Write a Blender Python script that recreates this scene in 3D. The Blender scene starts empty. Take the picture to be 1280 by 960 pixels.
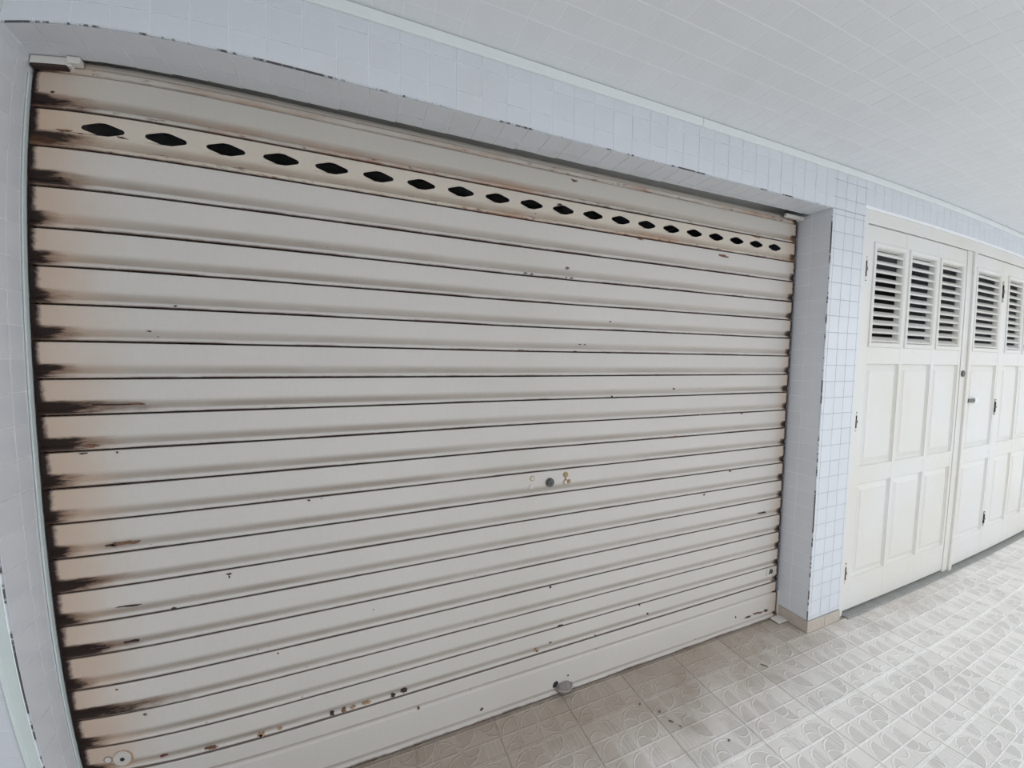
import bpy, bmesh, math, random
from mathutils import Vector, Matrix
random.seed(11)
sc = bpy.context.scene
COL = sc.collection

# ------------------------------------------------------------------ camera
# metres: X along the wall from the shutter's left jamb, Y into the wall (0 = tiled face), Z up from the floor
CAM = Vector((0.84348, -1.29680, 1.52966))
YAW, PITCH, ROLL = 0.38412, -0.06310, 0.01099
LENS = (2.148823, -0.486000, -2.060161, 1.806903)      # angle = polynomial of (pixels from centre / 1000)
fw = Vector((math.sin(YAW)*math.cos(PITCH), math.cos(YAW)*math.cos(PITCH), math.sin(PITCH)))
r0 = Vector((math.cos(YAW), -math.sin(YAW), 0)); u0 = r0.cross(fw)
rt = r0*math.cos(ROLL) + u0*math.sin(ROLL); upv = u0*math.cos(ROLL) - r0*math.sin(ROLL)
cd = bpy.data.cameras.new('camera'); cam = bpy.data.objects.new('camera', cd); COL.objects.link(cam)
cam.matrix_world = Matrix(((rt.x, upv.x, -fw.x, CAM.x), (rt.y, upv.y, -fw.y, CAM.y), (rt.z, upv.z, -fw.z, CAM.z), (0, 0, 0, 1)))
cd.type = 'PANO'; cd.panorama_type = 'FISHEYE_LENS_POLYNOMIAL'
cd.sensor_fit = 'HORIZONTAL'; cd.sensor_width = 36.0; cd.sensor_height = 27.0
cd.fisheye_fov = math.radians(170)
q = 1280/36.0/1000
cd.fisheye_polynomial_k0 = 0.0
cd.fisheye_polynomial_k1 = -LENS[0]*q
cd.fisheye_polynomial_k2 = -LENS[1]*q**2
cd.fisheye_polynomial_k3 = -LENS[2]*q**3
cd.fisheye_polynomial_k4 = -LENS[3]*q**4
cd.clip_start = 0.02; cd.clip_end = 200
sc.camera = cam

def ray(px, py):
    dx, dy = (px-640)/1000, (py-480)/1000
    r = math.hypot(dx, dy) + 1e-9
    th = LENS[0]*r + LENS[1]*r**2 + LENS[2]*r**3 + LENS[3]*r**4
    s = math.sin(th)
    return rt*(dx/r*s) + upv*(-dy/r*s) + fw*math.cos(th)
def on_plane(px, py, axis, val):
    d = ray(px, py); return CAM + d*((val-CAM[axis])/d[axis])
def in_frame(p, margin=10):
    v = Vector(p)-CAM; v.normalize()
    a, b, c = v.dot(rt), v.dot(upv), v.dot(fw)
    th = math.acos(max(-1, min(1, c)))
    if th > 1.35: return False
    lo, hi = 0.0, 1.1
    for _ in range(30):
        m = (lo+hi)/2
        if LENS[0]*m+LENS[1]*m**2+LENS[2]*m**3+LENS[3]*m**4 < th: lo = m
        else: hi = m
    h = math.hypot(a, b)+1e-9
    x, y = 640+a/h*lo*1000, 480-b/h*lo*1000
    return -margin < x < 1280+margin and -margin < y < 960+margin

# ------------------------------------------------------------------ light: overcast daylight entering under the canopy
w = bpy.data.worlds.new('overcast_sky'); sc.world = w; w.use_nodes = True
bg = w.node_tree.nodes['Background']
bg.inputs['Color'].default_value = (0.90, 0.95, 1.0, 1); bg.inputs['Strength'].default_value = 1.0
vs = sc.view_settings
vs.view_transform = 'Standard'; vs.look = 'None'; vs.gamma = 1.0; vs.exposure = 0.58; vs.use_curve_mapping = False
sc.display_settings.display_device = 'sRGB'
sc.cycles.max_bounces = 10; sc.cycles.diffuse_bounces = 8

# ------------------------------------------------------------------ node helper
class V:
    """a value socket with arithmetic"""
    def __init__(s, g, sock): s.g, s.s = g, sock
    def _m(s, op, o=None, o2=None):
        n = s.g.nt.nodes.new('ShaderNodeMath'); n.operation = op
        for i, a in enumerate((s, o, o2)):
            if a is None: continue
            if isinstance(a, V): s.g.nt.links.new(a.s, n.inputs[i])
            else: n.inputs[i].default_value = a
        return V(s.g, n.outputs[0])
    def __add__(s, o): return s._m('ADD', o)
    __radd__ = __add__
    def __sub__(s, o): return s._m('SUBTRACT', o)
    def __rsub__(s, o): return (s*-1)+o
    def __mul__(s, o): return s._m('MULTIPLY', o)
    __rmul__ = __mul__
    def __truediv__(s, o): return s._m('DIVIDE', o)
    def pow(s, o): return s._m('POWER', o)
    def abs(s): return s._m('ABSOLUTE')
    def frac(s): return s._m('FRACT')
    def floor(s): return s._m('FLOOR')
    def gt(s, o): return s._m('GREATER_THAN', o)
    def lt(s, o): return s._m('LESS_THAN', o)
    def max(s, o): return s._m('MAXIMUM', o)
    def min(s, o): return s._m('MINIMUM', o)
    def sqrt(s): return s._m('SQRT')
    def ss(s, a, b):
        """smoothstep rising from a to b (falling when a > b)"""
        if not isinstance(a, V) and not isinstance(b, V) and a > b: return 1-s.ss(b, a)
        n = s.g.nt.nodes.new('ShaderNodeMapRange'); n.interpolation_type = 'SMOOTHSTEP'
        s.g.nt.links.new(s.s, n.inputs[0])
        for i, a_ in ((1, a), (2, b)):
            if isinstance(a_, V): s.g.nt.links.new(a_.s, n.inputs[i])
            else: n.inputs[i].default_value = a_
        return V(s.g, n.outputs[0])
class Mat:
    def __init__(s, name, rough=0.5, spec=0.5):
        s.m = bpy.data.materials.new(name); s.m.use_nodes = True; s.nt = s.m.node_tree
        s.b = s.nt.nodes['Principled BSDF']
        s.b.inputs['Roughness'].default_value = rough
        s.b.inputs['Specular IOR Level'].default_value = spec
        geo = s.nt.nodes.new('ShaderNodeNewGeometry'); sep = s.nt.nodes.new('ShaderNodeSeparateXYZ')
        s.nt.links.new(geo.outputs['Position'], sep.inputs[0])
        s.x, s.y, s.z = (V(s, sep.outputs[i]) for i in range(3))
        oi = s.nt.nodes.new('ShaderNodeObjectInfo'); s.rnd = V(s, oi.outputs['Random'])
    def uv(s):
        t = s.nt.nodes.new('ShaderNodeTexCoord'); sep = s.nt.nodes.new('ShaderNodeSeparateXYZ')
        s.nt.links.new(t.outputs['UV'], sep.inputs[0]); return V(s, sep.outputs[0]), V(s, sep.outputs[1])
    def vec(s, *c):
        n = s.nt.nodes.new('ShaderNodeCombineXYZ')
        for i, a in enumerate(c):
            if isinstance(a, V): s.nt.links.new(a.s, n.inputs[i])
            else: n.inputs[i].default_value = a
        return n.outputs[0]
    def noise(s, vec, scale=1.0, detail=3, rough=0.55):
        n = s.nt.nodes.new('ShaderNodeTexNoise'); s.nt.links.new(vec, n.inputs['Vector'])
        n.inputs['Scale'].default_value = scale; n.inputs['Detail'].default_value = detail; n.inputs['Roughness'].default_value = rough
        return V(s, n.outputs[0])
    def white(s, vec):
        n = s.nt.nodes.new('ShaderNodeTexWhiteNoise'); n.noise_dimensions = '3D'; s.nt.links.new(vec, n.inputs['Vector'])
        return V(s, n.outputs[0])
    def rgb(s, c):
        n = s.nt.nodes.new('ShaderNodeRGB'); n.outputs[0].default_value = (*c, 1); return n.outputs[0]
    def mix(s, fac, a, b):
        n = s.nt.nodes.new('ShaderNodeMix'); n.data_type = 'RGBA'; n.clamp_factor = True
        ins = [i for i in n.inputs if i.type == 'RGBA']
        if isinstance(fac, V): s.nt.links.new(fac.s, n.inputs[0])
        else: n.inputs[0].default_value = fac
        for i, c in zip(ins, (a, b)):
            if isinstance(c, tuple): i.default_value = (*c, 1)
            else: s.nt.links.new(c, i)
        return [o for o in n.outputs if o.type == 'RGBA'][0]
    def scale(s, c, f):
        n = s.nt.nodes.new('ShaderNodeVectorMath'); n.operation = 'SCALE'
        if isinstance(c, tuple): n.inputs[0].default_value = c
        else: s.nt.links.new(c, n.inputs[0])
        s.nt.links.new(f.s, n.inputs['Scale']); return n.outputs[0]
    def color(s, c):
        if isinstance(c, tuple): s.b.inputs['Base Color'].default_value = (*c, 1)
        else: s.nt.links.new(c, s.b.inputs['Base Color'])
        return s
    def rough(s, v): s.nt.links.new(v.s, s.b.inputs['Roughness']); return s
    def bump(s, h, dist=0.001, strength=1.0):
        n = s.nt.nodes.new('ShaderNodeBump'); n.inputs['Distance'].default_value = dist; n.inputs['Strength'].default_value = strength
        s.nt.links.new(h.s, n.inputs['Height']); s.nt.links.new(n.outputs[0], s.b.inputs['Normal']); return s

def glazed(name, col, rough, var, grime=(0.55, 0.52, 0.47), g_amt=0.25):
    m = Mat(name, rough)
    p = m.vec(m.x, m.y, m.z)
    n = m.noise(p, 3.0, 4); f = m.noise(p, 60, 2)
    c = m.scale(col, (m.rnd-0.5)*var + (f-0.5)*0.03 + 1.0)
    m.color(m.mix(n.ss(0.52, 0.8)*g_amt, c, grime))
    m.bump(m.noise(p, 22, 1), 0.0009, 0.5)
    return m.m
WALL_TILE = glazed('white_glazed_tile', (0.69, 0.712, 0.752), 0.28, 0.03)
CEIL_TILE = glazed('ceiling_tile_glaze', (0.82, 0.835, 0.86), 0.40, 0.025, g_amt=0.10)
def simple(name, col, rough=0.6, amt=0.15, sc_=8.0, metal=0.0):
    m = Mat(name, rough); p = m.vec(m.x, m.y, m.z)
    m.color(m.scale(col, (m.noise(p, sc_, 4)-0.5)*2*amt + 1.0)); m.b.inputs['Metallic'].default_value = metal
    return m.m
GROUT_LIGHT = simple('light_grout', (0.88, 0.895, 0.91), 0.8, 0.05)
GROUT_DARK = simple('grey_grout', (0.42, 0.46, 0.52), 0.8, 0.12)
TRIM_WHITE = simple('white_plastic_trim', (0.80, 0.83, 0.83), 0.4, 0.03)
STRIP_GREEN = simple('pale_green_strip', (0.62, 0.68, 0.67), 0.5, 0.08)
FLOOR_GROUT = simple('grey_beige_floor_grout', (0.34, 0.31, 0.28), 0.85, 0.2, 20)
SHADE_WALL_GREY = simple('shade_wall_grey', (0.36, 0.36, 0.355), 0.9, 0.12, 3)
CONCRETE = simple('grey_concrete', (0.30, 0.30, 0.285), 0.85, 0.3, 14)
GROUND = simple('pale_paving', (0.74, 0.735, 0.72), 0.9, 0.15, 2)
DARKWALL = simple('bare_dark_plaster', (0.10, 0.095, 0.09), 0.9, 0.2)
STEEL = simple('worn_steel', (0.115, 0.115, 0.115), 0.45, 0.3, 120, 0.7)
DARK_STEEL = simple('dark_keyhole', (0.015, 0.015, 0.015), 0.6, 0.1)
BRASS = simple('old_brass', (0.36, 0.265, 0.13), 0.5, 0.35, 200, 0.3)
RUST_DARK = simple('dark_rust', (0.045, 0.026, 0.022), 0.85, 0.5, 150)
RUST = simple('brown_rust', (0.17, 0.085, 0.050), 0.85, 0.5, 150)
RUST_ORANGE = simple('orange_rust', (0.40, 0.27, 0.17), 0.85, 0.4, 150)
CHIP_GREY = simple('grey_bare_metal', (0.13, 0.115, 0.11), 0.6, 0.4, 150)
CREAM_PIECE = simple('cream_painted_steel', (0.66, 0.64, 0.60), 0.5, 0.1, 30)
WORN_RIM = simple('worn_lug_edge', (0.36, 0.32, 0.29), 0.6, 0.3, 90)
RIVET = simple('painted_rivet', (0.55, 0.52, 0.48), 0.5, 0.15, 60)
LUG = simple('dusty_brown_steel', (0.22, 0.19, 0.175), 0.7, 0.3, 60)
RED_PAINT = simple('dark_red_paint', (0.16, 0.035, 0.045), 0.7, 0.3, 90)

def crack_mat(name, axis, thr):
    m = Mat(name, 0.8); a = getattr(m, axis)
    n = m.noise(m.vec(a, 0.3, 0.7), 5, 7, 0.75)
    m.color(m.mix(n.ss(thr, thr+0.04), (0.62, 0.65, 0.70), (0.09, 0.085, 0.09))); return m.m
CRACK_X = crack_mat('cracked_edge_joint_along', 'x', 0.49)
CRACK_Z = crack_mat('cracked_edge_joint_upright', 'z', 0.47)

# shutter paint: cream enamel, dirt in the grooves, rust creeping in from the guide rails
XR = 3.1906
def shutter_mat(name, base, rust_extra):
    m = Mat(name, 0.55, 0.25); u, v = m.uv(); x, z = m.x, m.z
    big = m.noise(m.vec(x, z, m.rnd*3.0), 2.2, 4)
    st = m.noise(m.vec(x*5.0, z*34.0, m.rnd*9.0), 1.0, 4, 0.65)
    fine = m.noise(m.vec(x*60.0, z*60.0, 0.0), 1.0, 3, 0.6)
    weave = m.noise(m.vec(x*330.0, z*14.0, 0.0), 1.0, 1)
    lvar = m.white(m.vec(m.rnd*77.0, 3.0, 1.0))
    c = m.scale(base, (big-0.5)*0.14 + (fine-0.5)*0.06 + (weave-0.5)*0.05 + 1.0)
    # groove dirt
    band = v.ss(0.54, 0.76)*v.ss(0.87, 0.81)
    gd = band*(big.ss(0.25, 0.7)*0.35+0.36)*(x.ss(3.2, 0.2)*0.35+0.75)
    c = m.mix(gd, c, (0.25, 0.20, 0.155))
    # dust veil about the middle where the lock is
    mid = (x-1.42).abs().ss(0.42, 0.05)*big.ss(0.35, 0.65)*0.22
    c = m.mix(mid, c, (0.42, 0.39, 0.35))
    el = x-0.008; er = 3.180-x
    # tan stain fading from the rails
    tan = ((el+(big-0.5)*0.22).ss(0.24, 0.0)*0.62).max((er+(big-0.5)*0.12).ss(0.12, 0.0)*0.45)
    c = m.mix(tan, c, (0.48, 0.305, 0.19))
    # long brown streaks in the groove on the left
    ln = lvar*lvar*0.17+0.05
    rag = m.noise(m.vec(x*26.0, z*120.0, m.rnd*31.0), 1.0, 5, 0.7)
    low = (v+(rag-0.5)*0.16).ss(0.54, 0.64)*v.ss(0.99, 0.90)
    q_l = el/ln + (st-0.5)*1.9 + (rag-0.5)*1.3
    c = m.mix(q_l.ss(1.75, 0.5)*low*0.82, c, (0.17, 0.095, 0.060))
    c = m.mix(q_l.ss(0.95, 0.45)*low*0.96, c, (0.013, 0.006, 0.0045))
    q_r = er/0.045 + (st-0.5)*1.7 + (rag-0.5)*1.2
    c = m.mix(q_r.ss(1.2, 0.5)*low*0.95, c, (0.022, 0.010, 0.007))
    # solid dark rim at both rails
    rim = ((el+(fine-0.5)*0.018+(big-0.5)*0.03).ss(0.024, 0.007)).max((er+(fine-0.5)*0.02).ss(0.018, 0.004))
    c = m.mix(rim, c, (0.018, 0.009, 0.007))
    # thin rust along the joint lines
    jn = v.ss(0.90, 0.965)
    jr = m.noise(m.vec(x*3.0, m.rnd*50.0, 0.0), 1.0, 5, 0.7)
    c = m.mix(jn*jr.ss(0.44, 0.60)*0.85, c, (0.10, 0.048, 0.030))
    c = m.mix((v.ss(0.950, 0.966)).max(v.ss(0.016, 0.008))*0.8, c, (0.085, 0.050, 0.038))
    chip = m.noise(m.vec(x*22.0, z*70.0, m.rnd*20.0), 1.0, 4, 0.7)
    c = m.mix(chip.ss(0.685, 0.72)*v.ss(0.55, 0.70)*0.9, c, (0.075, 0.042, 0.030))
    if rust_extra:
        orn = m.noise(m.vec(x*1.6, z*6.0, 4.0), 1.0, 5, 0.65)
        c = m.mix(orn.ss(0.44, 0.66)*v.ss(0.60, 0.86)*0.75*rust_extra, c, (0.36, 0.17, 0.085))
        c = m.mix(chip.ss(0.56, 0.66)*v.ss(0.74, 0.9)*0.8*rust_extra, c, (0.14, 0.06, 0.035))
    m.color(c); m.bump((fine-0.5)*0.6+weave*0.6, 0.0006, 0.35)
    return m.m
PAINT = shutter_mat('shutter_enamel', (0.580, 0.546, 0.510), 0)
PAINT_TOP = shutter_mat('shutter_enamel_top', (0.53, 0.492, 0.445), 0.8)
PAINT_VENT = shutter_mat('shutter_enamel_vent', (0.60, 0.535, 0.455), 1.0)

def door_mat():
    m = Mat('aged_cream_gloss_paint', 0.42); p = m.vec(m.x, m.y, m.z)
    n = m.noise(p, 1.6, 4); f = m.noise(p, 25, 4, 0.65)
    c = m.mix(n.ss(0.3, 0.7), (0.75, 0.72, 0.66), (0.765, 0.755, 0.735))
    c = m.mix(f.ss(0.6, 0.75)*0.25, c, (0.55, 0.50, 0.43))
    d = m.noise(p, 45, 4, 0.7)
    c = m.mix(d.ss(0.66, 0.70)*m.z.ss(0.11, 0.02), c, (0.20, 0.16, 0.13))
    m.color(c); m.bump(f, 0.0008, 0.3); return m.m
DOOR = door_mat()

def floor_mat():
    m = Mat('patterned_floor_tile', 0.36); u, v = m.uv()
    N = 4.0
    cu, cv = (u*N).frac(), (v*N).frac(); iu, iv = (u*N).floor(), (v*N).floor()
    var = (m.rnd*3.0).floor()
    r1 = m.white(m.vec(iu, iv, var)); r2 = m.white(m.vec(iu+13.0, iv, var)); r3 = m.white(m.vec(iu, iv+29.0, var)); r4 = m.white(m.vec(iu+7.0, iv+5.0, var))
    f1, f2 = r1.gt(0.5), r2.gt(0.5)
    pu = cu*(1-f1) + (1-cu)*f1; pv = cv*(1-f2) + (1-cv)*f2
    d = (pu*pu+pv*pv).sqrt()
    arc = (d-0.86).abs().ss(0.055, 0.02)*r3.gt(0.25)
    arc2 = (((pu-0.5)*(pu-0.5)+pv*pv).sqrt()-0.46).abs().ss(0.05, 0.018)*r4.gt(0.6)
    stripe = ((pu*4.0).frac()-0.5).abs().ss(0.22, 0.10)*r4.lt(0.22)*0.7
    eu = cu.min(1-cu); ev = cv.min(1-cv)
    grid = (ev.ss(0.065, 0.02)).max(eu.ss(0.045, 0.015)*0.8)
    edge = (v.min(1-v)).ss(0.030, 0.018)
    line = arc.max(arc2).max(stripe).max(grid).max(edge)
    inside = d.lt(0.86)*r3.gt(0.25)*0.6 + r2*0.4
    g = m.noise(m.vec(m.x, m.y, 0.0), 5.0, 5, 0.6); gf = m.noise(m.vec(m.x, m.y, 0.0), 70.0, 3)
    c = m.mix(inside, (0.86, 0.825, 0.785), (0.655, 0.62, 0.59))
    c = m.mix(line*0.8, c, (0.93, 0.91, 0.885))
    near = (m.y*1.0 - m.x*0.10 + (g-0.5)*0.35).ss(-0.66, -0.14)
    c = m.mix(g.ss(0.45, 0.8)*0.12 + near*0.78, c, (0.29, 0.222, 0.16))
    c = m.scale(c, (m.rnd-0.5)*0.08+(gf-0.5)*0.10+1.0)
    m.color(c); m.bump(line+gf*0.25, 0.0020, 0.8)
    m.rough(gf*0.2+line*-0.06+0.24)
    return m.m
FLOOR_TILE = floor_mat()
BASE_TILE = simple('beige_skirting_tile', (0.52, 0.46, 0.40), 0.5, 0.2, 30)

# ------------------------------------------------------------------ mesh helpers
def link(name, me, mat, parent=None, loc=None):
    o = bpy.data.objects.new(name, me); COL.objects.link(o)
    if mat is not None and not me.materials: me.materials.append(mat)
    if parent is not None: o.parent = parent
    if loc is not None: o.location = loc
    return o
def box_into(bm, x0, x1, y0, y1, z0, z1):
    v = [bm.verts.new(c) for c in ((x0,y0,z0),(x1,y0,z0),(x1,y1,z0),(x0,y1,z0),(x0,y0,z1),(x1,y0,z1),(x1,y1,z1),(x0,y1,z1))]
    for f in ((0,3,2,1),(4,5,6,7),(0,1,5,4),(1,2,6,5),(2,3,7,6),(3,0,4,7)): bm.faces.new([v[i] for i in f])
def mesh_of(name, bm, smooth=False):
    bmesh.ops.recalc_face_normals(bm, faces=bm.faces)
    me = bpy.data.meshes.new(name); bm.to_mesh(me); bm.free()
    if smooth:
        for p in me.polygons: p.use_smooth = True
    return me
def boxes(name, lst, mat, parent=None, bevel=0.0):
    bm = bmesh.new()
    for b in lst: box_into(bm, *b)
    if bevel: bmesh.ops.bevel(bm, geom=bm.edges[:], offset=bevel, segments=2, affect='EDGES', profile=0.5)
    return link(name, mesh_of(name, bm), mat, parent)
def extrude_profile(name, prof, x0, x1, mat, parent=None, closed=True, uvs=None):
    """prof: (y, z) points; swept along X; uvs: a v value for each point"""
    bm = bmesh.new(); lay = bm.loops.layers.uv.new('UVMap')
    a = [bm.verts.new((x0, y, z)) for y, z in prof]; b = [bm.verts.new((x1, y, z)) for y, z in prof]
    n = len(prof)
    for i in range(n if closed else n-1):
        j = (i+1) % n
        f = bm.faces.new((a[i], a[j], b[j], b[i]))
        if uvs:
            for l, (uu, vv) in zip(f.loops, ((x0, uvs[i]), (x0, uvs[j]), (x1, uvs[j]), (x1, uvs[i]))): l[lay].uv = (uu, vv)
    if closed: bm.faces.new(a[::-1]); bm.faces.new(b)
    return link(name, mesh_of(name, bm), mat, parent)
def tag(o, label=None, cat=None, group=None, kind=None):
    for k, v in (('label', label), ('category', cat), ('group', group), ('kind', kind)):
        if v: o[k] = v
    return o
def empty(name, loc=(0, 0, 0)):
    o = bpy.data.objects.new(name, None); COL.objects.link(o); o.location = loc; o.empty_display_size = 0.1; return o
def disc(name, r, depth, mat, parent, x, z, y, seg=20, bevel=0.0):
    """short cylinder whose axis is Y, its front face at y-depth"""
    bm = bmesh.new(); bmesh.ops.create_cone(bm, cap_ends=True, segments=seg, radius1=r, radius2=r, depth=depth)
    if bevel:
        ed = [e for e in bm.edges if all(v.co.z > 0 for v in e.verts)]
        bmesh.ops.bevel(bm, geom=ed, offset=bevel, segments=2, affect='EDGES')
    bmesh.ops.rotate(bm, verts=bm.verts, matrix=Matrix.Rotation(math.pi/2, 3, 'X'))
    bmesh.ops.translate(bm, verts=bm.verts, vec=(x, y-depth/2, z))
    return link(name, mesh_of(name, bm), mat, parent)

# a glazed tile: a thin slab with a chamfered face; its face looks along +n ('-y', '+x', '-x', '-z', '+z')
TH = 0.002; _tiles = {}
def tile_mesh(w_, h_, mat, th=TH, ch=0.0007):
    key = (round(w_, 4), round(h_, 4), mat.name, th)
    if key in _tiles: return _tiles[key]
    bm = bmesh.new(); lay = bm.loops.layers.uv.new('UVMap')
    a, b = w_/2, h_/2
    def rect(i, z): return [bm.verts.new(c) for c in ((-a+i, -b+i, z), (a-i, -b+i, z), (a-i, b-i, z), (-a+i, b-i, z))]
    r = [rect(0, -th), rect(0, -ch*0.6), rect(ch, 0)]
    for lo, hi in zip(r, r[1:]):
        for i in range(4): bm.faces.new((lo[i], lo[(i+1) % 4], hi[(i+1) % 4], hi[i]))
    bm.faces.new(r[-1]); bm.faces.new(r[0][::-1])
    for f in bm.faces:
        for l in f.loops: l[lay].uv = (l.vert.co.x/w_+0.5, l.vert.co.y/h_+0.5)
    me = bpy.data.meshes.new('tile'); bm.to_mesh(me); bm.free(); me.materials.append(mat)
    _tiles[key] = me; return me
ROT = {'-y': Matrix.Rotation(math.pi/2, 3, 'X'), '+z': Matrix.Identity(3), '-z': Matrix.Rotation(math.pi, 3, 'X'),
       '+x': Matrix.Rotation(math.pi/2, 3, 'Y') @ Matrix.Rotation(math.pi/2, 3, 'Z'), '-x': Matrix.Rotation(-math.pi/2, 3, 'Y') @ Matrix.Rotation(-math.pi/2, 3, 'Z')}
def place_tile(me, c, n, parent, jit=0.0035, name='tile'):
    o = bpy.data.objects.new(name, me); COL.objects.link(o); o.parent = parent
    j = Matrix.Rotation(random.gauss(0, jit), 3, 'X') @ Matrix.Rotation(random.gauss(0, jit), 3, 'Y')
    o.matrix_local = Matrix.Translation(c) @ (ROT[n] @ j).to_4x4(); return o
G = 0.0026   # joint width
def lines(start, pitch, lo, hi):
    """cuts of a regular tile grid clipped to lo..hi"""
    k = math.ceil((lo-start)/pitch + 0.02); out = [lo]
    while start+k*pitch < hi-0.004: out.append(start+k*pitch); k += 1
    return out+[hi]
def field(n, parent, us, vs_, fixed, mat, keep=None, jit=0.0035):
    """tiles on a wall face: us, vs_ are the joint lines along the two directions of that face"""
    for u0_, u1_ in zip(us, us[1:]):
        for v0_, v1_ in zip(vs_, vs_[1:]):
            if u1_-u0_ < 0.008 or v1_-v0_ < 0.008: continue
            cu, cv = (u0_+u1_)/2, (v0_+v1_)/2
            c = {'-y': (cu, fixed, cv), '+x': (fixed, cu, cv), '-x': (fixed, cu, cv), '-z': (cu, cv, fixed), '+z': (cu, cv, fixed)}[n]
            if keep and not keep(c): continue
            place_tile(tile_mesh(u1_-u0_-G, v1_-v0_-G, mat), c, n, parent, jit)

# ------------------------------------------------------------------ the setting
ZS, ZC, DY = 2.352, 2.580, 0.1715      # soffit height, ceiling height, depth of the shutter face
ZROW, XCOL, T = 2.414, 0.709, 0.0895
YE = -1.45                             # edge of the covered walkway
def body(name, lst, mat, label, cat):
    o = boxes(name, lst, mat); return tag(o, label, cat, kind='structure')

ground = body('ground', [(-30, 40, -40, YE, -0.24, -0.12)], GROUND, 'pale paving outside the covered walkway', 'ground')
floor = body('floor', [(-3.0, 8.2, YE, 1.4, -0.12, -0.002)], FLOOR_GROUT, 'beige patterned ceramic tile floor of the covered walkway', 'floor')
FX, FY, FX0, FY0 = 0.3275, 0.335, 3.000, -0.008
xs = [FX0+FX*k for k in range(-11, 15)]; ys = [FY0-FY*k for k in range(5)]
for i in range(len(xs)-1):
    for j in range(len(ys)-1):
        c = ((xs[i]+xs[i+1])/2, (ys[j]+ys[j+1])/2, 0.0)
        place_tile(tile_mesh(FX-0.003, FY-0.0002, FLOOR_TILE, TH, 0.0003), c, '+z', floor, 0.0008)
    if xs[i+1] > 0.5 and xs[i] < XR:
        a, b = max(xs[i], 0.006), min(xs[i+1], XR-0.006)
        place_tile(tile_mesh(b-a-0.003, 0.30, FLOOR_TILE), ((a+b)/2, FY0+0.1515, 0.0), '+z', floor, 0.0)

ceiling = body('ceiling', [(-3.0, 8.2, YE, 1.4, ZC+0.0007, ZC+0.16)], GROUT_LIGHT, 'low ceiling lined with small off-white square tiles', 'ceiling')
TC = 0.0902; cand = []
for i in range(-23, 75):
    for j in range(0, 18):
        c = (1.347+TC*(i+0.5), -0.065-TC*(j+0.5)+TC, ZC)
        if c[1]+TC/2 > 0.0: continue
        if c[0] < -0.74 or c[1] < YE+TC/2: continue
        d = (Vector(c)-CAM); cand.append((d.length**3/abs(d.z)+(0 if in_frame(c, 30) else 1e6), c))
cand.sort()
cm = tile_mesh(TC-0.0045, TC-0.0045, CEIL_TILE, 0.0007, 0.0004)
for _, c in cand[:300]: place_tile(cm, c, '-z', ceiling, 0.0012)
bm = bmesh.new(); h = (TC-0.0045)/2
for _, c in cand[300:]: box_into(bm, c[0]-h, c[0]+h, c[1]-h, c[1]+h, ZC, ZC+0.0007)
if cand[300:]:
    tag(link('tile_field', mesh_of('tile_field', bm), CEIL_TILE, ceiling), kind='stuff')
bm = bmesh.new()     # the cut row against the wall
for i in range(-23, 75):
    a = 1.347+TC*i
    box_into(bm, a+0.0022, a+TC-0.0022, -0.064, -0.012, ZC, ZC+0.0007)
tag(link('tile_edge_row', mesh_of('tile_edge_row', bm), CEIL_TILE, ceiling), kind='stuff')

wall_left = body('wall_left', [(-3.0, -TH, TH, 1.3, -0.002, ZC+TH)], GROUT_LIGHT, 'white tiled pier at the rusty end of the rolling shutter', 'wall')
zrows = lines(ZROW-40*T, T, 0.0, ZS)
field('+x', wall_left, [0.006, 0.098, 0.153], zrows, 0.0, WALL_TILE)
field('-y', wall_left, lines(-0.05, T, -0.3, -0.046), zrows, 0.0, WALL_TILE)
corner = boxes('corner_joint', [(-0.0035, -0.0002, 0.0012, 0.0045, 0, ZS)], CRACK_Z, wall_left)
bm = bmesh.new()
prof = [(-0.007, 0.002), (-0.007, -0.002), (-0.036, -0.002), (-0.038, -0.007), (-0.044, -0.009), (-0.050, -0.006), (-0.050, 0.002)]
lo = [bm.verts.new((a, b, 0.0)) for a, b in prof]; hi = [bm.verts.new((a, b, ZC)) for a, b in prof]
for i in range(len(prof)):
    j = (i+1) % len(prof); bm.faces.new((lo[i], lo[j], hi[j], hi[i]))
bm.faces.new(lo); bm.faces.new(hi[::-1])
trim_3 = tag(link('trim_3', mesh_of('trim_3', bm), STRIP_GREEN), 'pale corner strip running up the pier edge', 'trim', kind='structure')

wall_right = body('wall_right', [(XR+TH, 3.490, TH, 1.3, -0.002, ZC+TH)], GROUT_DARK, 'white tiled pier between the shutter and the wooden doors', 'wall')
zr = lines(ZROW-40*T, T, 0.068, ZS)
field('-x', wall_right, [0.006, 0.100, DY], zr, XR, WALL_TILE)
field('-y', wall_right, [XR+0.004, 3.2165, 3.3025, 3.3885, 3.4745, 3.4915], zr, 0.0, WALL_TILE)
boxes('corner_joint', [(XR-0.0002, XR+0.0035, 0.0006, 0.0045, 0.068, ZS)], CRACK_Z, wall_right)
boxes('jamb_grout', [(XR+0.0012, XR+0.0022, 0.006, DY, 0.07, ZS)], GROUT_LIGHT, wall_right)
base_r = tag(empty('baseboard_right', (XR, 0, 0)), 'beige tile skirting around the foot of the right pier', 'baseboard', kind='structure')
for n_, b in (('skirting_tile', (-0.006, 0.0015, 0.0, DY-0.012, 0, 0.067)), ('skirting_tile', (-0.006, 0.150, -0.007, 0.0, 0, 0.067)), ('skirting_tile', (0.153, 0.297, -0.007, 0.0, 0, 0.066))):
    boxes(n_, [b], BASE_TILE, base_r, 0.0012)

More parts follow.
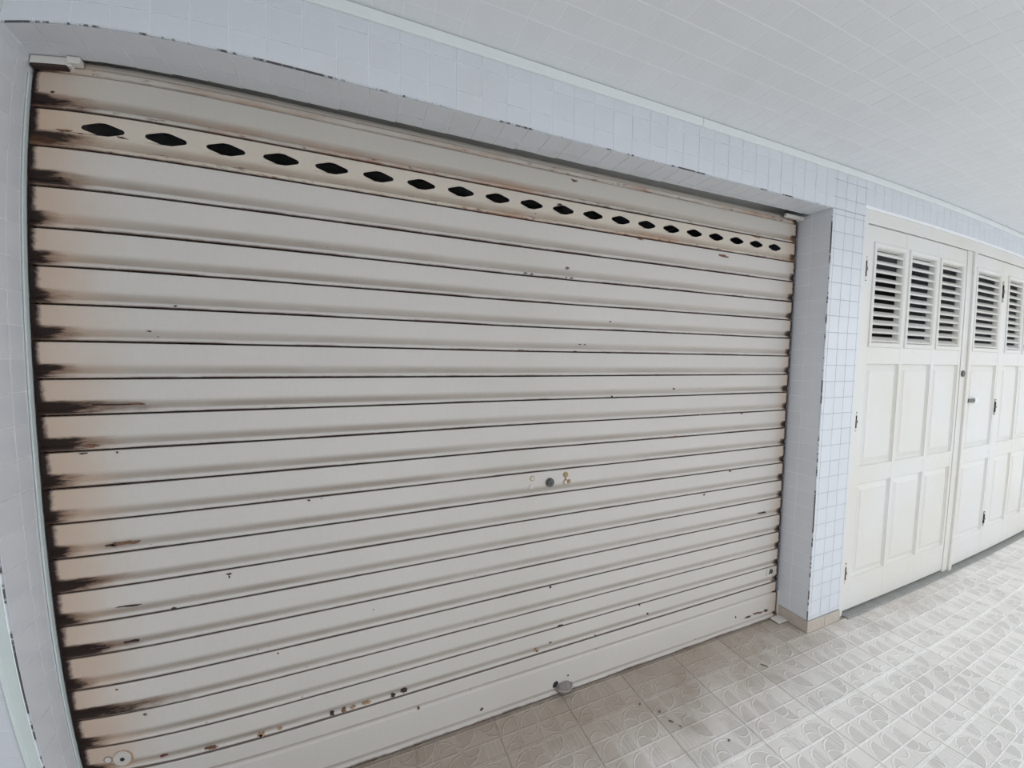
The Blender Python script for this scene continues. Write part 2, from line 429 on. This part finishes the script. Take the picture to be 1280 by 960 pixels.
bm = bmesh.new()
pts = [(-TH, TH), (XR+TH, TH), (XR+TH, 0.114), (-TH, 0.163)]
lo = [bm.verts.new((a, b, ZS+TH)) for a, b in pts]; hi = [bm.verts.new((a, b, ZC+TH)) for a, b in pts]
for i in range(4): bm.faces.new((lo[i], lo[(i+1) % 4], hi[(i+1) % 4], hi[i]))
bm.faces.new(lo[::-1]); bm.faces.new(hi)
box_into(bm, 3.490, 6.90, TH, 0.30, 2.400, ZC+TH)
wall_top = tag(link('wall_top', mesh_of('wall_top', bm), GROUT_LIGHT), 'white tiled lintel over the shutter and doors', 'wall', kind='structure')
xc = lines(XCOL-20*T, T, -0.046, 6.90); xk = [v_ for v_ in xc if v_ < 3.46]+[3.4905]
field('-y', wall_top, xk, [ZS+0.003, ZROW], 0.0, WALL_TILE)
field('-y', wall_top, xc, [ZROW, ZROW+T, 2.546], 0.0, WALL_TILE)
xsft = lines(XCOL-20*T, T, 0.004, XR-0.003)
field('-z', wall_top, xsft, [0.006, 0.0975], ZS, WALL_TILE)
for a, b in zip(xsft, xsft[1:]):                     # the inner soffit row, cut along the slanting edge
    if b-a < 0.02: continue
    ye = 0.165-0.050*((a+b)/2/XR)+random.uniform(-0.002, 0.002)
    if ye-0.0975 > 0.012: place_tile(tile_mesh(b-a-G, round(ye-0.0975-G, 3), WALL_TILE), ((a+b)/2, (0.0975+ye)/2, ZS), '-z', wall_top)
boxes('edge_joint', [(0.0, XR, 0.0010, 0.0045, ZS+0.0003, ZS+0.0042)], CRACK_X, wall_top)

wall_shade_left = body('wall_shade_left', [(-0.85, -0.75, -3.6, TH, -0.12, ZC+TH)], SHADE_WALL_GREY, 'plain grey unseen wall added to shade the left side', 'wall')  # unseen wall, added out of view to keep light off the left side
wall_far = body('wall_far', [(6.90, 8.2, 0.0, 1.3, -0.002, ZC+TH)], WALL_TILE, 'white wall beyond the wooden doors', 'wall')
wall_back = body('wall_back', [(-3.0, 8.2, 1.3, 1.4, -0.002, ZC+TH)], DARKWALL, 'dark back wall of the closed garage', 'wall')
trim_2 = tag(empty('trim_2', (0, 0, ZC)), 'white cornice strip where wall meets ceiling', 'trim', kind='structure')
def cornice(x0, x1):
    extrude_profile('cornice_strip', [(0.001, -0.036), (-0.007, -0.036), (-0.010, -0.033), (-0.011, -0.006), (-0.009, -0.003), (0.001, -0.003)], x0, x1, TRIM_WHITE, trim_2)
cornice(-0.6, 2.2375); cornice(2.2400, 6.9)

# ------------------------------------------------------------------ the rolling shutter
ZJ = [2.3149, 2.2095, 2.1029, 1.9927, 1.879, 1.7745, 1.6701, 1.5671, 1.4606, 1.3565, 1.2519, 1.1454, 1.0421, 0.9374, 0.8333, 0.7297, 0.6254, 0.5186, 0.4152, 0.3114, 0.2131]
sh = empty('rolling_shutter', (XR/2, DY, 0))
tag(sh, 'wide cream steel rolling shutter with rusty edges and a row of diamond vents', 'shutter')
SX0, SX1 = 0.007, 3.181
def keep_world(o):
    o.matrix_parent_inverse = sh.matrix_basis.inverted(); return o
# front profile of one slat from its top joint down, as fractions of its height; y is depth behind the face
FP = [(0.000, 0.0085), (0.010, 0.0035), (0.022, 0.0010), (0.045, 0.0), (0.560, 0.0), (0.630, 0.0012), (0.700, 0.0038), (0.760, 0.0064), (0.800, 0.0072), (0.830, 0.0058), (0.855, 0.0026),
      (0.885, 0.0005), (0.920, 0.0), (0.948, 0.0010), (0.964, 0.0042), (0.972, 0.0090)]
def slat_mesh(h, holes=None):
    bm = bmesh.new(); lay = bm.loops.layers.uv.new('UVMap')
    TK = 0.0016
    def strip(pa, pb, x0, x1):
        f = bm.faces.new([bm.verts.new((x0, pa[1], -pa[0]*h)), bm.verts.new((x0, pb[1], -pb[0]*h)), bm.verts.new((x1, pb[1], -pb[0]*h)), bm.verts.new((x1, pa[1], -pa[0]*h))])
        for l, uv in zip(f.loops, ((x0, pa[0]), (x0, pb[0]), (x1, pb[0]), (x1, pa[0]))): l[lay].uv = uv
    for pa, pb in zip(FP, FP[1:]):
        if holes and pa[0] == 0.045:
            top, bot = 0.045, 0.560
            edges = [SX0]+[(a+b)/2 for a, b in zip(holes, holes[1:])]+[SX1]
            for hx, x0, x1 in zip(holes, edges, edges[1:]):
                W, H, cz = 0.050, 0.0185, 0.395*h
                up_ = [(-W, 0.0), (-W+0.0005, 0.0035), (-W+0.005, 0.0068), (-0.014, H-0.0018), (-0.007, H), (0.007, H), (0.014, H-0.0018), (W-0.005, 0.0068), (W-0.0005, 0.0035), (W, 0.0)]
                for sgn in (1, -1):
                    pts_ = [(x0, -cz)]+[(hx+a, -cz+sgn*b) for a, b in up_]+[(x1, -cz)]
                    zt = -top*h if sgn > 0 else -bot*h
                    poly = pts_+[(x1, zt), (x0, zt)]
                    for dy in (0.0, TK):
                        f = bm.faces.new([bm.verts.new((a, dy, b)) for a, b in poly])
                        for l in f.loops: l[lay].uv = (l.vert.co.x, -l.vert.co.z/h)
                    for (a, b), (c_, d_) in zip(pts_[1:-1], pts_[2:-1]):      # rim of the hole
                        f = bm.faces.new([bm.verts.new(q_) for q_ in ((a, 0, b), (c_, 0, d_), (c_, TK, d_), (a, TK, b))])
                        for l in f.loops: l[lay].uv = (l.vert.co.x, 0.4)
        else:
            strip(pa, pb, SX0, SX1)
            strip((pa[0], pa[1]+TK), (pb[0], pb[1]+TK), SX0, SX1)
    bmesh.ops.remove_doubles(bm, verts=bm.verts, dist=1e-6)
    return mesh_of('slat', bm)
HOLES = [0.17925+0.148485*i for i in range(20)]
H0 = 0.105
sm = slat_mesh(H0); sm.materials.append(PAINT)
st = sm.copy(); st.materials.clear(); st.materials.append(PAINT_TOP)
for j in range(20):
    h = ZJ[j]-ZJ[j+1]
    if j == 1:
        me = slat_mesh(h, HOLES); me.materials.append(PAINT_VENT)
        o = link('vent_slat', me, None, sh); o['label'] = 'slat with a row of diamond ventilation holes'
    else:
        o = link('slat', st if j == 0 else sm, None, sh); o.scale = (1, 1, h/H0)
    o.location = (0, DY+random.uniform(-0.0004, 0.0004), ZJ[j]); keep_world(o)
# curved slat going over to the roller
pf = [(0.004, 0.002), (0.0, 0.006), (0.0, 0.016), (0.002, 0.026), (0.007, 0.036), (0.015, 0.044), (0.028, 0.051), (0.050, 0.058)]
pr = [(DY+a, ZJ[0]+b) for a, b in pf]+[(DY+a+0.002, ZJ[0]+b-0.0015) for a, b in pf[::-1]]
keep_world(extrude_profile('top_slat', pr, SX0+0.01, SX1-0.01, PAINT_TOP, sh, uvs=[0.95, 0.9, 0.88, 0.5, 0.3, 0.3, 0.3, 0.3]+[0.3]*8))
bm = bmesh.new(); bmesh.ops.create_cone(bm, cap_ends=True, segments=24, radius1=0.095, radius2=0.095, depth=SX1-SX0)
bmesh.ops.rotate(bm, verts=bm.verts, matrix=Matrix.Rotation(math.pi/2, 3, 'Y')); bmesh.ops.translate(bm, verts=bm.verts, vec=(XR/2, DY+0.16, 2.46))
keep_world(link('roller', mesh_of('roller', bm), CREAM_PIECE, sh))
# bottom bar with its ledge and foot flange
z0 = ZJ[20]
bp = [(0.0075, z0), (0.001, z0-0.003), (0.0, z0-0.007), (0.0, 0.158), (0.0035, 0.153), (0.0035, 0.149), (-0.004, 0.143), (-0.0055, 0.138), (-0.0055, 0.032), (-0.003, 0.028), (-0.003, 0.022),
      (-0.016, 0.016), (-0.0175, 0.010), (-0.016, 0.006), (0.012, 0.006), (0.012, z0)]
vv = [0.0, 0.006, 0.1, 0.45, 0.72, 0.75, 0.5, 0.3, 0.45, 0.7, 0.80, 0.93, 0.97, 0.97, 0.3, 0.05]
keep_world(extrude_profile('bottom_bar', [(DY+a, b) for a, b in bp], SX0+0.004, SX1-0.012, PAINT, sh, uvs=vv))
# guide rails, brackets, feet
def part(name, lst, mat, bevel=0.001): return keep_world(boxes(name, lst, mat, sh, bevel))
r = part('guide_rail', [(0.0, 0.010, DY+0.010, DY+0.03, 0.0, 2.34)], RUST_DARK); r['label'] = 'rusted guide channel'
r = part('guide_rail', [(XR-0.014, XR-0.001, DY+0.010, DY+0.03, 0.0, 2.36)], RUST_DARK); r['label'] = 'rusted guide channel'
r = part('edge_seal', [(0.0005, 0.005, 0.1555, 0.1705, 0.0, 2.30)], STRIP_GREEN); r['label'] = 'pale green sealing strip'
part('stop_bracket', [(0.002, 0.110, DY-0.020, DY+0.01, 2.326, 2.350), (0.100, 0.134, DY-0.030, DY-0.004, 2.330, 2.349)], CREAM_PIECE, 0.003)
part('rust_crust', [(0.004, 0.098, DY-0.021, DY+0.004, 2.3195, 2.327)], RUST_DARK, 0.0015)
part('stop_bracket', [(3.040, 3.165, DY-0.030, DY-0.012, 2.332, 2.351), (3.155, 3.186, DY-0.034, DY-0.006, 2.328, 2.350)], CREAM_PIECE, 0.003)
part('foot_plate', [(3.105, XR-0.008, 0.100, DY-0.018, 0.006, 0.012)], CREAM_PIECE, 0.002)
boxes_f = part('guide_channel_end', [(XR-0.011, XR-0.002, DY-0.012, DY-0.002, 0.0, 0.16)], CREAM_PIECE)

# lock, rivets and old lock fittings
YF = DY+0.0005
lk = keep_world(disc('lock_cylinder', 0.0195, 0.010, STEEL, sh, 1.622, 0.991, YF, 28, 0.003)); lk['label'] = 'dark steel lock cylinder'
kh = disc('lock_core', 0.0115, 0.003, STEEL, lk, 1.622, 0.991, YF-0.0101, 20); 
kh2 = disc('keyhole', 0.0035, 0.001, DARK_STEEL, lk, 1.6225, 0.9885, YF-0.0131, 10)
for nm, x_, z_, r_, m_ in (('rivet', 1.537, 1.017, 0.0085, RIVET), ('rivet', 1.532, 0.983, 0.0085, RIVET), ('rivet', 1.702, 1.017, 0.0095, BRASS), ('rivet', 1.702, 0.984, 0.009, RIVET), ('rivet', 1.720, 0.985, 0.007, BRASS)):
    keep_world(disc(nm+'_ring', r_*1.4, 0.0012, BRASS if x_ > 1.6 or z_ > 1 else RIVET, sh, x_, z_, YF, 16)); keep_world(disc(nm, r_, 0.004, m_, sh, x_, z_, YF, 16, 0.0015))
part('lock_scar', [(1.6985, 1.7055, YF-0.0012, YF, 0.987, 1.014)], BRASS, 0.0)
# corner locks near the floor
l2 = keep_world(disc('corner_lock', 0.026, 0.006, RIVET, sh, 0.122, 0.262, YF, 28, 0.003))
disc('keyhole', 0.0065, 0.001, DARK_STEEL, l2, 0.124, 0.262, YF-0.0061, 12); disc('lock_rim', 0.030, 0.0015, RUST_ORANGE, l2, 0.124, 0.261, YF, 28)
keep_world(disc('rivet_ring', 0.013, 0.001, RUST, sh, 0.082, 0.264, YF, 16)); keep_world(disc('rivet', 0.0105, 0.003, RIVET, sh, 0.082, 0.264, YF, 16, 0.001))
keep_world(disc('rivet', 0.012, 0.0008, RIVET, sh, 0.213, 0.268, YF, 16, 0.001))
l3 = keep_world(disc('corner_lock', 0.024, 0.008, CREAM_PIECE, sh, 3.098, 0.284, YF, 24, 0.003))
disc('lock_core', 0.014, 0.004, STEEL, l3, 3.106, 0.292, YF-0.0081, 16); disc('keyhole', 0.0045, 0.001, DARK_STEEL, l3, 3.092, 0.279, YF-0.0081, 10)
# padlock lug on the bottom bar: a bent strap standing out over a hole
bm = bmesh.new(); LX, LZ = 1.708, 0.030; n_ = 10
rim = [(LX+0.042*math.cos(math.pi*k/n_), DY-0.006-0.034*math.sin(math.pi*k/n_)) for k in range(n_+1)]
lo = [bm.verts.new((a_, b_, LZ-0.010)) for a_, b_ in rim]; hi = [bm.verts.new((a_, b_, LZ+0.004)) for a_, b_ in rim]
tp = [bm.verts.new((LX+(a_-LX)*0.9, DY-0.006+(b_-DY+0.006)*0.85, LZ+0.004)) for a_, b_ in rim]
bk = [bm.verts.new((LX+(a_-LX)*0.72, DY-0.0062, LZ+0.008+0.013*math.sin(math.pi*k/n_))) for k, (a_, b_) in enumerate(rim)]
for A, B in ((lo, hi), (hi, tp), (tp, bk)):
    for k in range(n_): bm.faces.new((A[k], A[k+1], B[k+1], B[k]))
lug = keep_world(link('padlock_lug', mesh_of('padlock_lug', bm), LUG, sh)); md = lug.modifiers.new('thick', 'SOLIDIFY'); md.thickness = 0.003
bm = bmesh.new(); ro = [(LX+(a_-LX)*1.06, DY-0.006+(b_-DY+0.006)*1.06) for a_, b_ in rim]
A = [bm.verts.new((a_, b_, LZ-0.001)) for a_, b_ in ro]; B = [bm.verts.new((a_, b_, LZ+0.005)) for a_, b_ in ro]
for k in range(n_): bm.faces.new((A[k], A[k+1], B[k+1], B[k]))
lr = link('lug_rim', mesh_of('lug_rim', bm), WORN_RIM, lug); lr.modifiers.new('thick', 'SOLIDIFY').thickness = 0.003
lug['label'] = 'bent steel padlock lug'
bm = bmesh.new()
arm = [bm.verts.new(c) for c in ((1.650, DY-0.0062, 0.038), (1.656, DY-0.0062, 0.058), (1.672, DY-0.0062, 0.064), (1.682, DY-0.0062, 0.050), (1.668, DY-0.0062, 0.030))]
bm.faces.new(arm); keep_world(link('lug_hole', mesh_of('lug_hole', bm), DARK_STEEL, sh))
keep_world(disc('bolt_hole', 0.004, 0.001, DARK_STEEL, sh, 1.731, 0.071, DY-0.0055, 10))

# rust blisters and paint chips: (x, y in the photograph, width px, height px, slant px, kind)
CH = [(709, 335.5, 6, 5, 0, CHIP_GREY), (657, 341.5, 6, 3, 0, CHIP_GREY), (664.5, 343, 5, 4, 0, CHIP_GREY), (708, 347, 3, 3, 0, CHIP_GREY), (714.5, 347.5, 6, 2.4, .5, CHIP_GREY), (699.5, 256, 8, 4, 1, RUST_DARK),
      (763, 402, 3, 2, 0, RUST_DARK), (751.5, 412, 4, 2.2, 0, RUST), (725, 430.5, 3, 1.4, 0, RUST_DARK), (731, 430.5, 3, 1.4, 0, RUST_DARK), (719, 439.5, 7, 1.8, 0, RUST_DARK), (761, 441, 6, 1.8, 0, RUST_DARK), (651, 438, 12, 1.8, 0, RUST),
      (765, 495.5, 3, 3, 0, RUST_DARK), (842.5, 486, 3, 2, 0, RUST_DARK), (842, 546, 9, 3, -1, RUST), (875, 518, 5, 2, 0, RUST_ORANGE), (927, 517, 3, 2, 0, RUST), (912.5, 589, 3, 3, 0, RUST), (880, 618.5, 2.4, 3, 0, RUST_DARK),
      (386, 625.5, 4.5, 2.6, 0, RUST_DARK), (402, 623.5, 2.5, 1.5, 0, RUST), (286, 717.5, 9, 3, -1, RUST_DARK), (286.5, 721, 3, 4.5, 0, RUST_DARK), (217, 760, 9, 4, -1, RUST_DARK), (146, 862, 5, 3, 0, RUST), (181.5, 893, 7, 3.4, -.5, CHIP_GREY),
      (466.5, 762, 1.5, 2, 0, RUST_DARK), (347.5, 816.5, 3, 3, 0, RUST), (688, 734, 4, 3, 0, RUST_DARK), (700, 782, 9, 3.4, -2, RUST_DARK), (671, 812.5, 5, 6.5, 0, RUST_ORANGE), (671, 813.5, 2.4, 3, 0, RUST), (688, 803, 5, 2, -1, RUST_DARK),
      (799.5, 756.5, 2, 3, 0, RUST_DARK), (809.5, 767, 3.5, 3, 0, RUST_DARK), (744, 794, 3, 2, 0, RUST), (919.5, 771.5, 2, 3.4, 0, RUST_DARK),
      (505, 863.5, 10, 7, -2, RUST_DARK), (491, 870, 7, 5, -3, RUST_DARK), (458, 879, 12, 3.5, -3, RUST_ORANGE), (430, 888.5, 8, 6, -2, RUST), (415, 892.5, 7, 6, -1, RUST_DARK), (441, 884.5, 8, 4, -2, RUST_ORANGE), (327, 919, 14, 8, -2, RUST_ORANGE), (326, 919.5, 6, 5, -1, RUST),
      (350, 911, 6, 2.5, -1, RUST_ORANGE), (265, 935, 18, 4, -3, RUST), (205, 944.5, 12, 2.6, -3, RED_PAINT), (602, 886.5, 6, 4, -2, RUST_DARK), (523, 886, 4, 3, -1, RUST),
      (113.5, 558, 23, 4.5, -1, RUST), (104, 567, 13, 2.6, -1, RUST_DARK), (146.5, 565.5, 4, 3.5, 0, RUST_DARK), (157, 679, 52, 5, -5, RUST), (140, 682, 18, 2.6, -2, RUST_DARK), (140, 506, 80, 2.4, -1, RUST_DARK), (170, 505, 22, 3, 0, RUST),
      (79.5, 163, 24, 4, 2, RUST), (101, 167, 8, 2, 0, RUST), (153, 172.5, 16, 3, 3, RUST_DARK), (65.5, 115, 7, 3, 1, RUST_DARK), (70, 222, 16, 2.6, 1, RUST_DARK), (219, 382.5, 7, 2.4, 0, RUST_DARK), (186, 414, 7, 2, 1, RUST_DARK), (160, 757.5, 48, 2.4, -6, RUST_DARK), (165, 802, 24, 2.6, -4, RUST_DARK), (125, 809, 16, 2, -3, RUST_DARK),
      (718, 226, 9, 5, 3, RUST), (945, 296, 14, 3, 3, RUST), (905, 320, 16, 4, 4, RUST), (800, 299, 10, 2.4, 2, RUST), (953, 641, 12, 2.4, -2, RUST_DARK), (948, 766, 14, 3.5, -3, RUST), (957, 763, 7, 4, -2, RUST_DARK), (935, 771, 10, 2.5, -3, RUST_DARK)]
for x_, y_, wpx, hpx, sl, m_ in CH:
    yp = DY-0.0002 if y_ < 900 or x_ > 600 else DY-0.0002
    c = on_plane(x_, y_, 1, yp)
    if c.z < 0.14: yp = DY-0.0058; c = on_plane(x_, y_, 1, yp)
    zb = max((zj for zj in ZJ if zj <= c.z), default=None)
    ax_ = on_plane(x_+1, y_, 1, yp)-c; az = on_plane(x_, y_-1, 1, yp)-c
    n_ = 19; pts_ = []
    for k in range(n_):
        t = 2*math.pi*k/n_; rr = random.uniform(0.42, 1.08)
        dx, dy = math.cos(t)*wpx/2*rr, math.sin(t)*hpx/2*rr
        dy -= sl*dx/max(wpx, 1)
        pts_.append(c+ax_*dx+az*dy)
    bm = bmesh.new()
    f = [bm.verts.new((p_.x, yp-0.0008, p_.z)) for p_ in pts_]; g = [bm.verts.new((p_.x+(p_.x-c.x)*0.05, yp+0.0075, p_.z+(p_.z-c.z)*0.05)) for p_ in pts_]
    bm.faces.new(f)
    for k in range(n_): bm.faces.new((f[k], f[(k+1) % n_], g[(k+1) % n_], g[k]))
    keep_world(link('rust_spot', mesh_of('rust_spot', bm), m_, sh))

# ------------------------------------------------------------------ wooden doors
def ring(name, x0, x1, z0, z1, prof, mat, parent, fill=True):
    """rectangular loft: prof holds (inset, y) from the outer edge inwards"""
    bm = bmesh.new(); rings = []
    for i, y in prof: rings.append([bm.verts.new(c) for c in ((x0+i, y, z0+i), (x1-i, y, z0+i), (x1-i, y, z1-i), (x0+i, y, z1-i))])
    for lo, hi in zip(rings, rings[1:]):
        for k in range(4): bm.faces.new((lo[k], lo[(k+1) % 4], hi[(k+1) % 4], hi[k]))
    if fill: bm.faces.new(rings[-1])
    me = bpy.data.meshes.new(name); bm.to_mesh(me); bm.free()
    return link(name, me, mat, parent)
YD = 0.018           # leaf face
ROWS = [(0.222, 0.805), (0.912, 1.530), (1.628, 2.236)]     # lower panels, upper panels, louvres
def make_leaf(name, x0, x1, cols, label):
    d = empty(name, ((x0+x1)/2, YD, 0.02)); tag(d, label, 'door', kind='structure')
    bpy.context.view_layer.update()
    def P(o): o.matrix_parent_inverse = d.matrix_basis.inverted(); return o
    zb, zt = 0.024, 2.3245
    cuts = [x0]+[v for c in cols for v in c]+[x1]
    for a, b in zip(cuts[0::2], cuts[1::2]): P(boxes('stile', [(a, b, YD, YD+0.036, zb, zt)], DOOR, d, 0.0012))
    rz = [zb]+[v for r_ in ROWS for v in r_]+[zt]
    for ci, (a, b) in enumerate(cols):
        for k, (lo, hi) in enumerate(zip(rz[0::2], rz[1::2])):
            P(boxes('rail', [(a+0.0004, b-0.0004, YD+0.0006, YD+0.0354, lo, hi)], DOOR, d))
        for lo, hi in ROWS[:2]:
            P(ring('panel', a, b, lo, hi, [(0.0, YD+0.003), (0.006, YD+0.015), (0.012, YD+0.017), (0.016, YD+0.015), (0.043, YD+0.006), (0.045, YD+0.004)], DOOR, d))
        lo, hi = ROWS[2]
        P(ring('louvre_moulding', a, b, lo, hi, [(0.0, YD+0.002), (0.002, YD-0.006), (0.012, YD-0.009), (0.024, YD-0.006), (0.030, YD+0.002), (0.033, YD+0.030)], DOOR, d, False))
        n_ = 11; lo += 0.022; hi -= 0.030; pitch = (hi-lo)/n_
        for k in range(n_):
            zc_ = lo+pitch*(k+0.55)
            bm = bmesh.new(); box_into(bm, a+0.031, b-0.031, -0.024, 0.024, -0.0058, 0.0058)
            bmesh.ops.bevel(bm, geom=[e for e in bm.edges if abs(e.verts[0].co.x-e.verts[1].co.x) > 0.01], offset=0.003, segments=2, affect='EDGES')
            bmesh.ops.rotate(bm, verts=bm.verts, matrix=Matrix.Rotation(math.radians(37), 3, 'X'))
            bmesh.ops.translate(bm, verts=bm.verts, vec=(0, YD+0.019, zc_))
            P(link('louvre_slat', mesh_of('louvre_slat', bm), DOOR, d))
    return d, P
d1, P1 = make_leaf('door_1', 3.547, 4.795, [(3.628, 3.985), (4.020, 4.378), (4.412, 4.766)], 'cream door leaf with three louvre columns beside the tiled pier')
d2, P2 = make_leaf('door_2', 4.917, 5.449, [(4.958, 5.422)], 'narrow cream door leaf with a single louvre and a slide bolt')
d3, P3 = make_leaf('door_3', 5.452, 6.845, [(5.555, 5.900), (5.935, 6.285), (6.320, 6.670)], 'far cream door leaf hinged to the narrow leaf')
fr = tag(empty('trim_1', (3.52, 0.02, 0)), 'cream wooden frame around the louvred doors', 'door frame', kind='structure')
bpy.context.view_layer.update()
def PF(o): o.matrix_parent_inverse = fr.matrix_basis.inverted(); return o
PF(boxes('frame_jamb', [(3.4935, 3.545, 0.010, 0.06, 0.0, 2.405)], DOOR, fr, 0.003))
PF(boxes('frame_head', [(3.5455, 6.9, 0.011, 0.06, 2.330, 2.404)], DOOR, fr, 0.003))
PF(boxes('frame_post', [(4.800, 4.877, 0.014, 0.06, 0.0, 2.329)], DOOR, fr, 0.004)); PF(boxes('frame_bead', [(4.872, 4.914, 0.000, 0.05, 0.0, 2.329)], DOOR, fr, 0.006))
PF(boxes('frame_jamb', [(6.848, 6.899, -0.004, 0.06, 0.0, 2.329)], DOOR, fr, 0.003))
sill = tag(boxes('trim_4', [(3.546, 6.847, -0.022, 0.09, -0.001, 0.010)], CONCRETE, None, 0.004), 'grey cement sill under the wooden doors', 'sill', kind='structure')
def hinge(P, d, x, z0_, z1_):
    h_ = P(boxes('hinge', [(x-0.006, x+0.006, YD-0.008, YD+0.004, z0_, z1_)], RUST_DARK, d, 0.002))
    hm = (z1_-z0_)/5
    for k in (0, 2, 4): boxes('knuckle', [(x-0.009, x+0.009, YD-0.011, YD-0.002, z0_+hm*k+0.003, z0_+hm*(k+1)-0.003)], DOOR if k != 2 else CHIP_GREY, h_, 0.002)
for a, b in ((2.005, 2.142), (1.132, 1.245), (0.205, 0.330)): hinge(P1, d1, 3.552, a, b)
for a, b in ((2.020, 2.175), (1.145, 1.266), (0.250, 0.366)): hinge(P3, d3, 5.453, a, b)
bolt = P2(boxes('slide_bolt', [(4.930, 5.045, YD-0.016, YD-0.001, 1.258, 1.282)], STEEL, d2, 0.003)); boxes('bolt_keeper', [(5.045, 5.110, YD-0.012, YD-0.0005, 1.250, 1.288)], TRIM_WHITE, bolt, 0.003)
PF(disc('lock_escutcheon', 0.022, 0.006, CHIP_GREY, fr, 4.832, 1.468, 0.0115, 16, 0.002))

# ------------------------------------------------------------------ crumbs of dirt on the floor
for x_, y_, ln_, wd, ang in ((955, 832, 0.038, 0.008, -0.9), (824.5, 890, 0.014, 0.009, 0.2), (839, 902, 0.022, 0.009, -0.8), (850.5, 908, 0.014, 0.006, -0.9), (911, 926, 0.012, 0.010, 0.4), (800, 880.5, 0.016, 0.010, 0.5)):
    c = on_plane(x_, y_, 2, 0.0)
    bm = bmesh.new(); bmesh.ops.create_icosphere(bm, subdivisions=2, radius=1.0)
    for v_ in bm.verts: v_.co *= random.uniform(0.75, 1.1)
    bmesh.ops.scale(bm, verts=bm.verts, vec=(ln_/2, wd/2, wd/3)); bmesh.ops.translate(bm, verts=bm.verts, vec=(0, 0, wd/3*0.8))
    o = link('dirt_crumb', mesh_of('dirt_crumb', bm), CHIP_GREY, None, (c.x, c.y, 0.0)); o.rotation_euler.z = ang
    tag(o, 'longest dark sliver of dirt on the floor, nearest the right pier' if ln_ > 0.03 else 'tiny dark crumb of dirt lying on the patterned floor', 'debris', 'dirt crumbs on the floor')
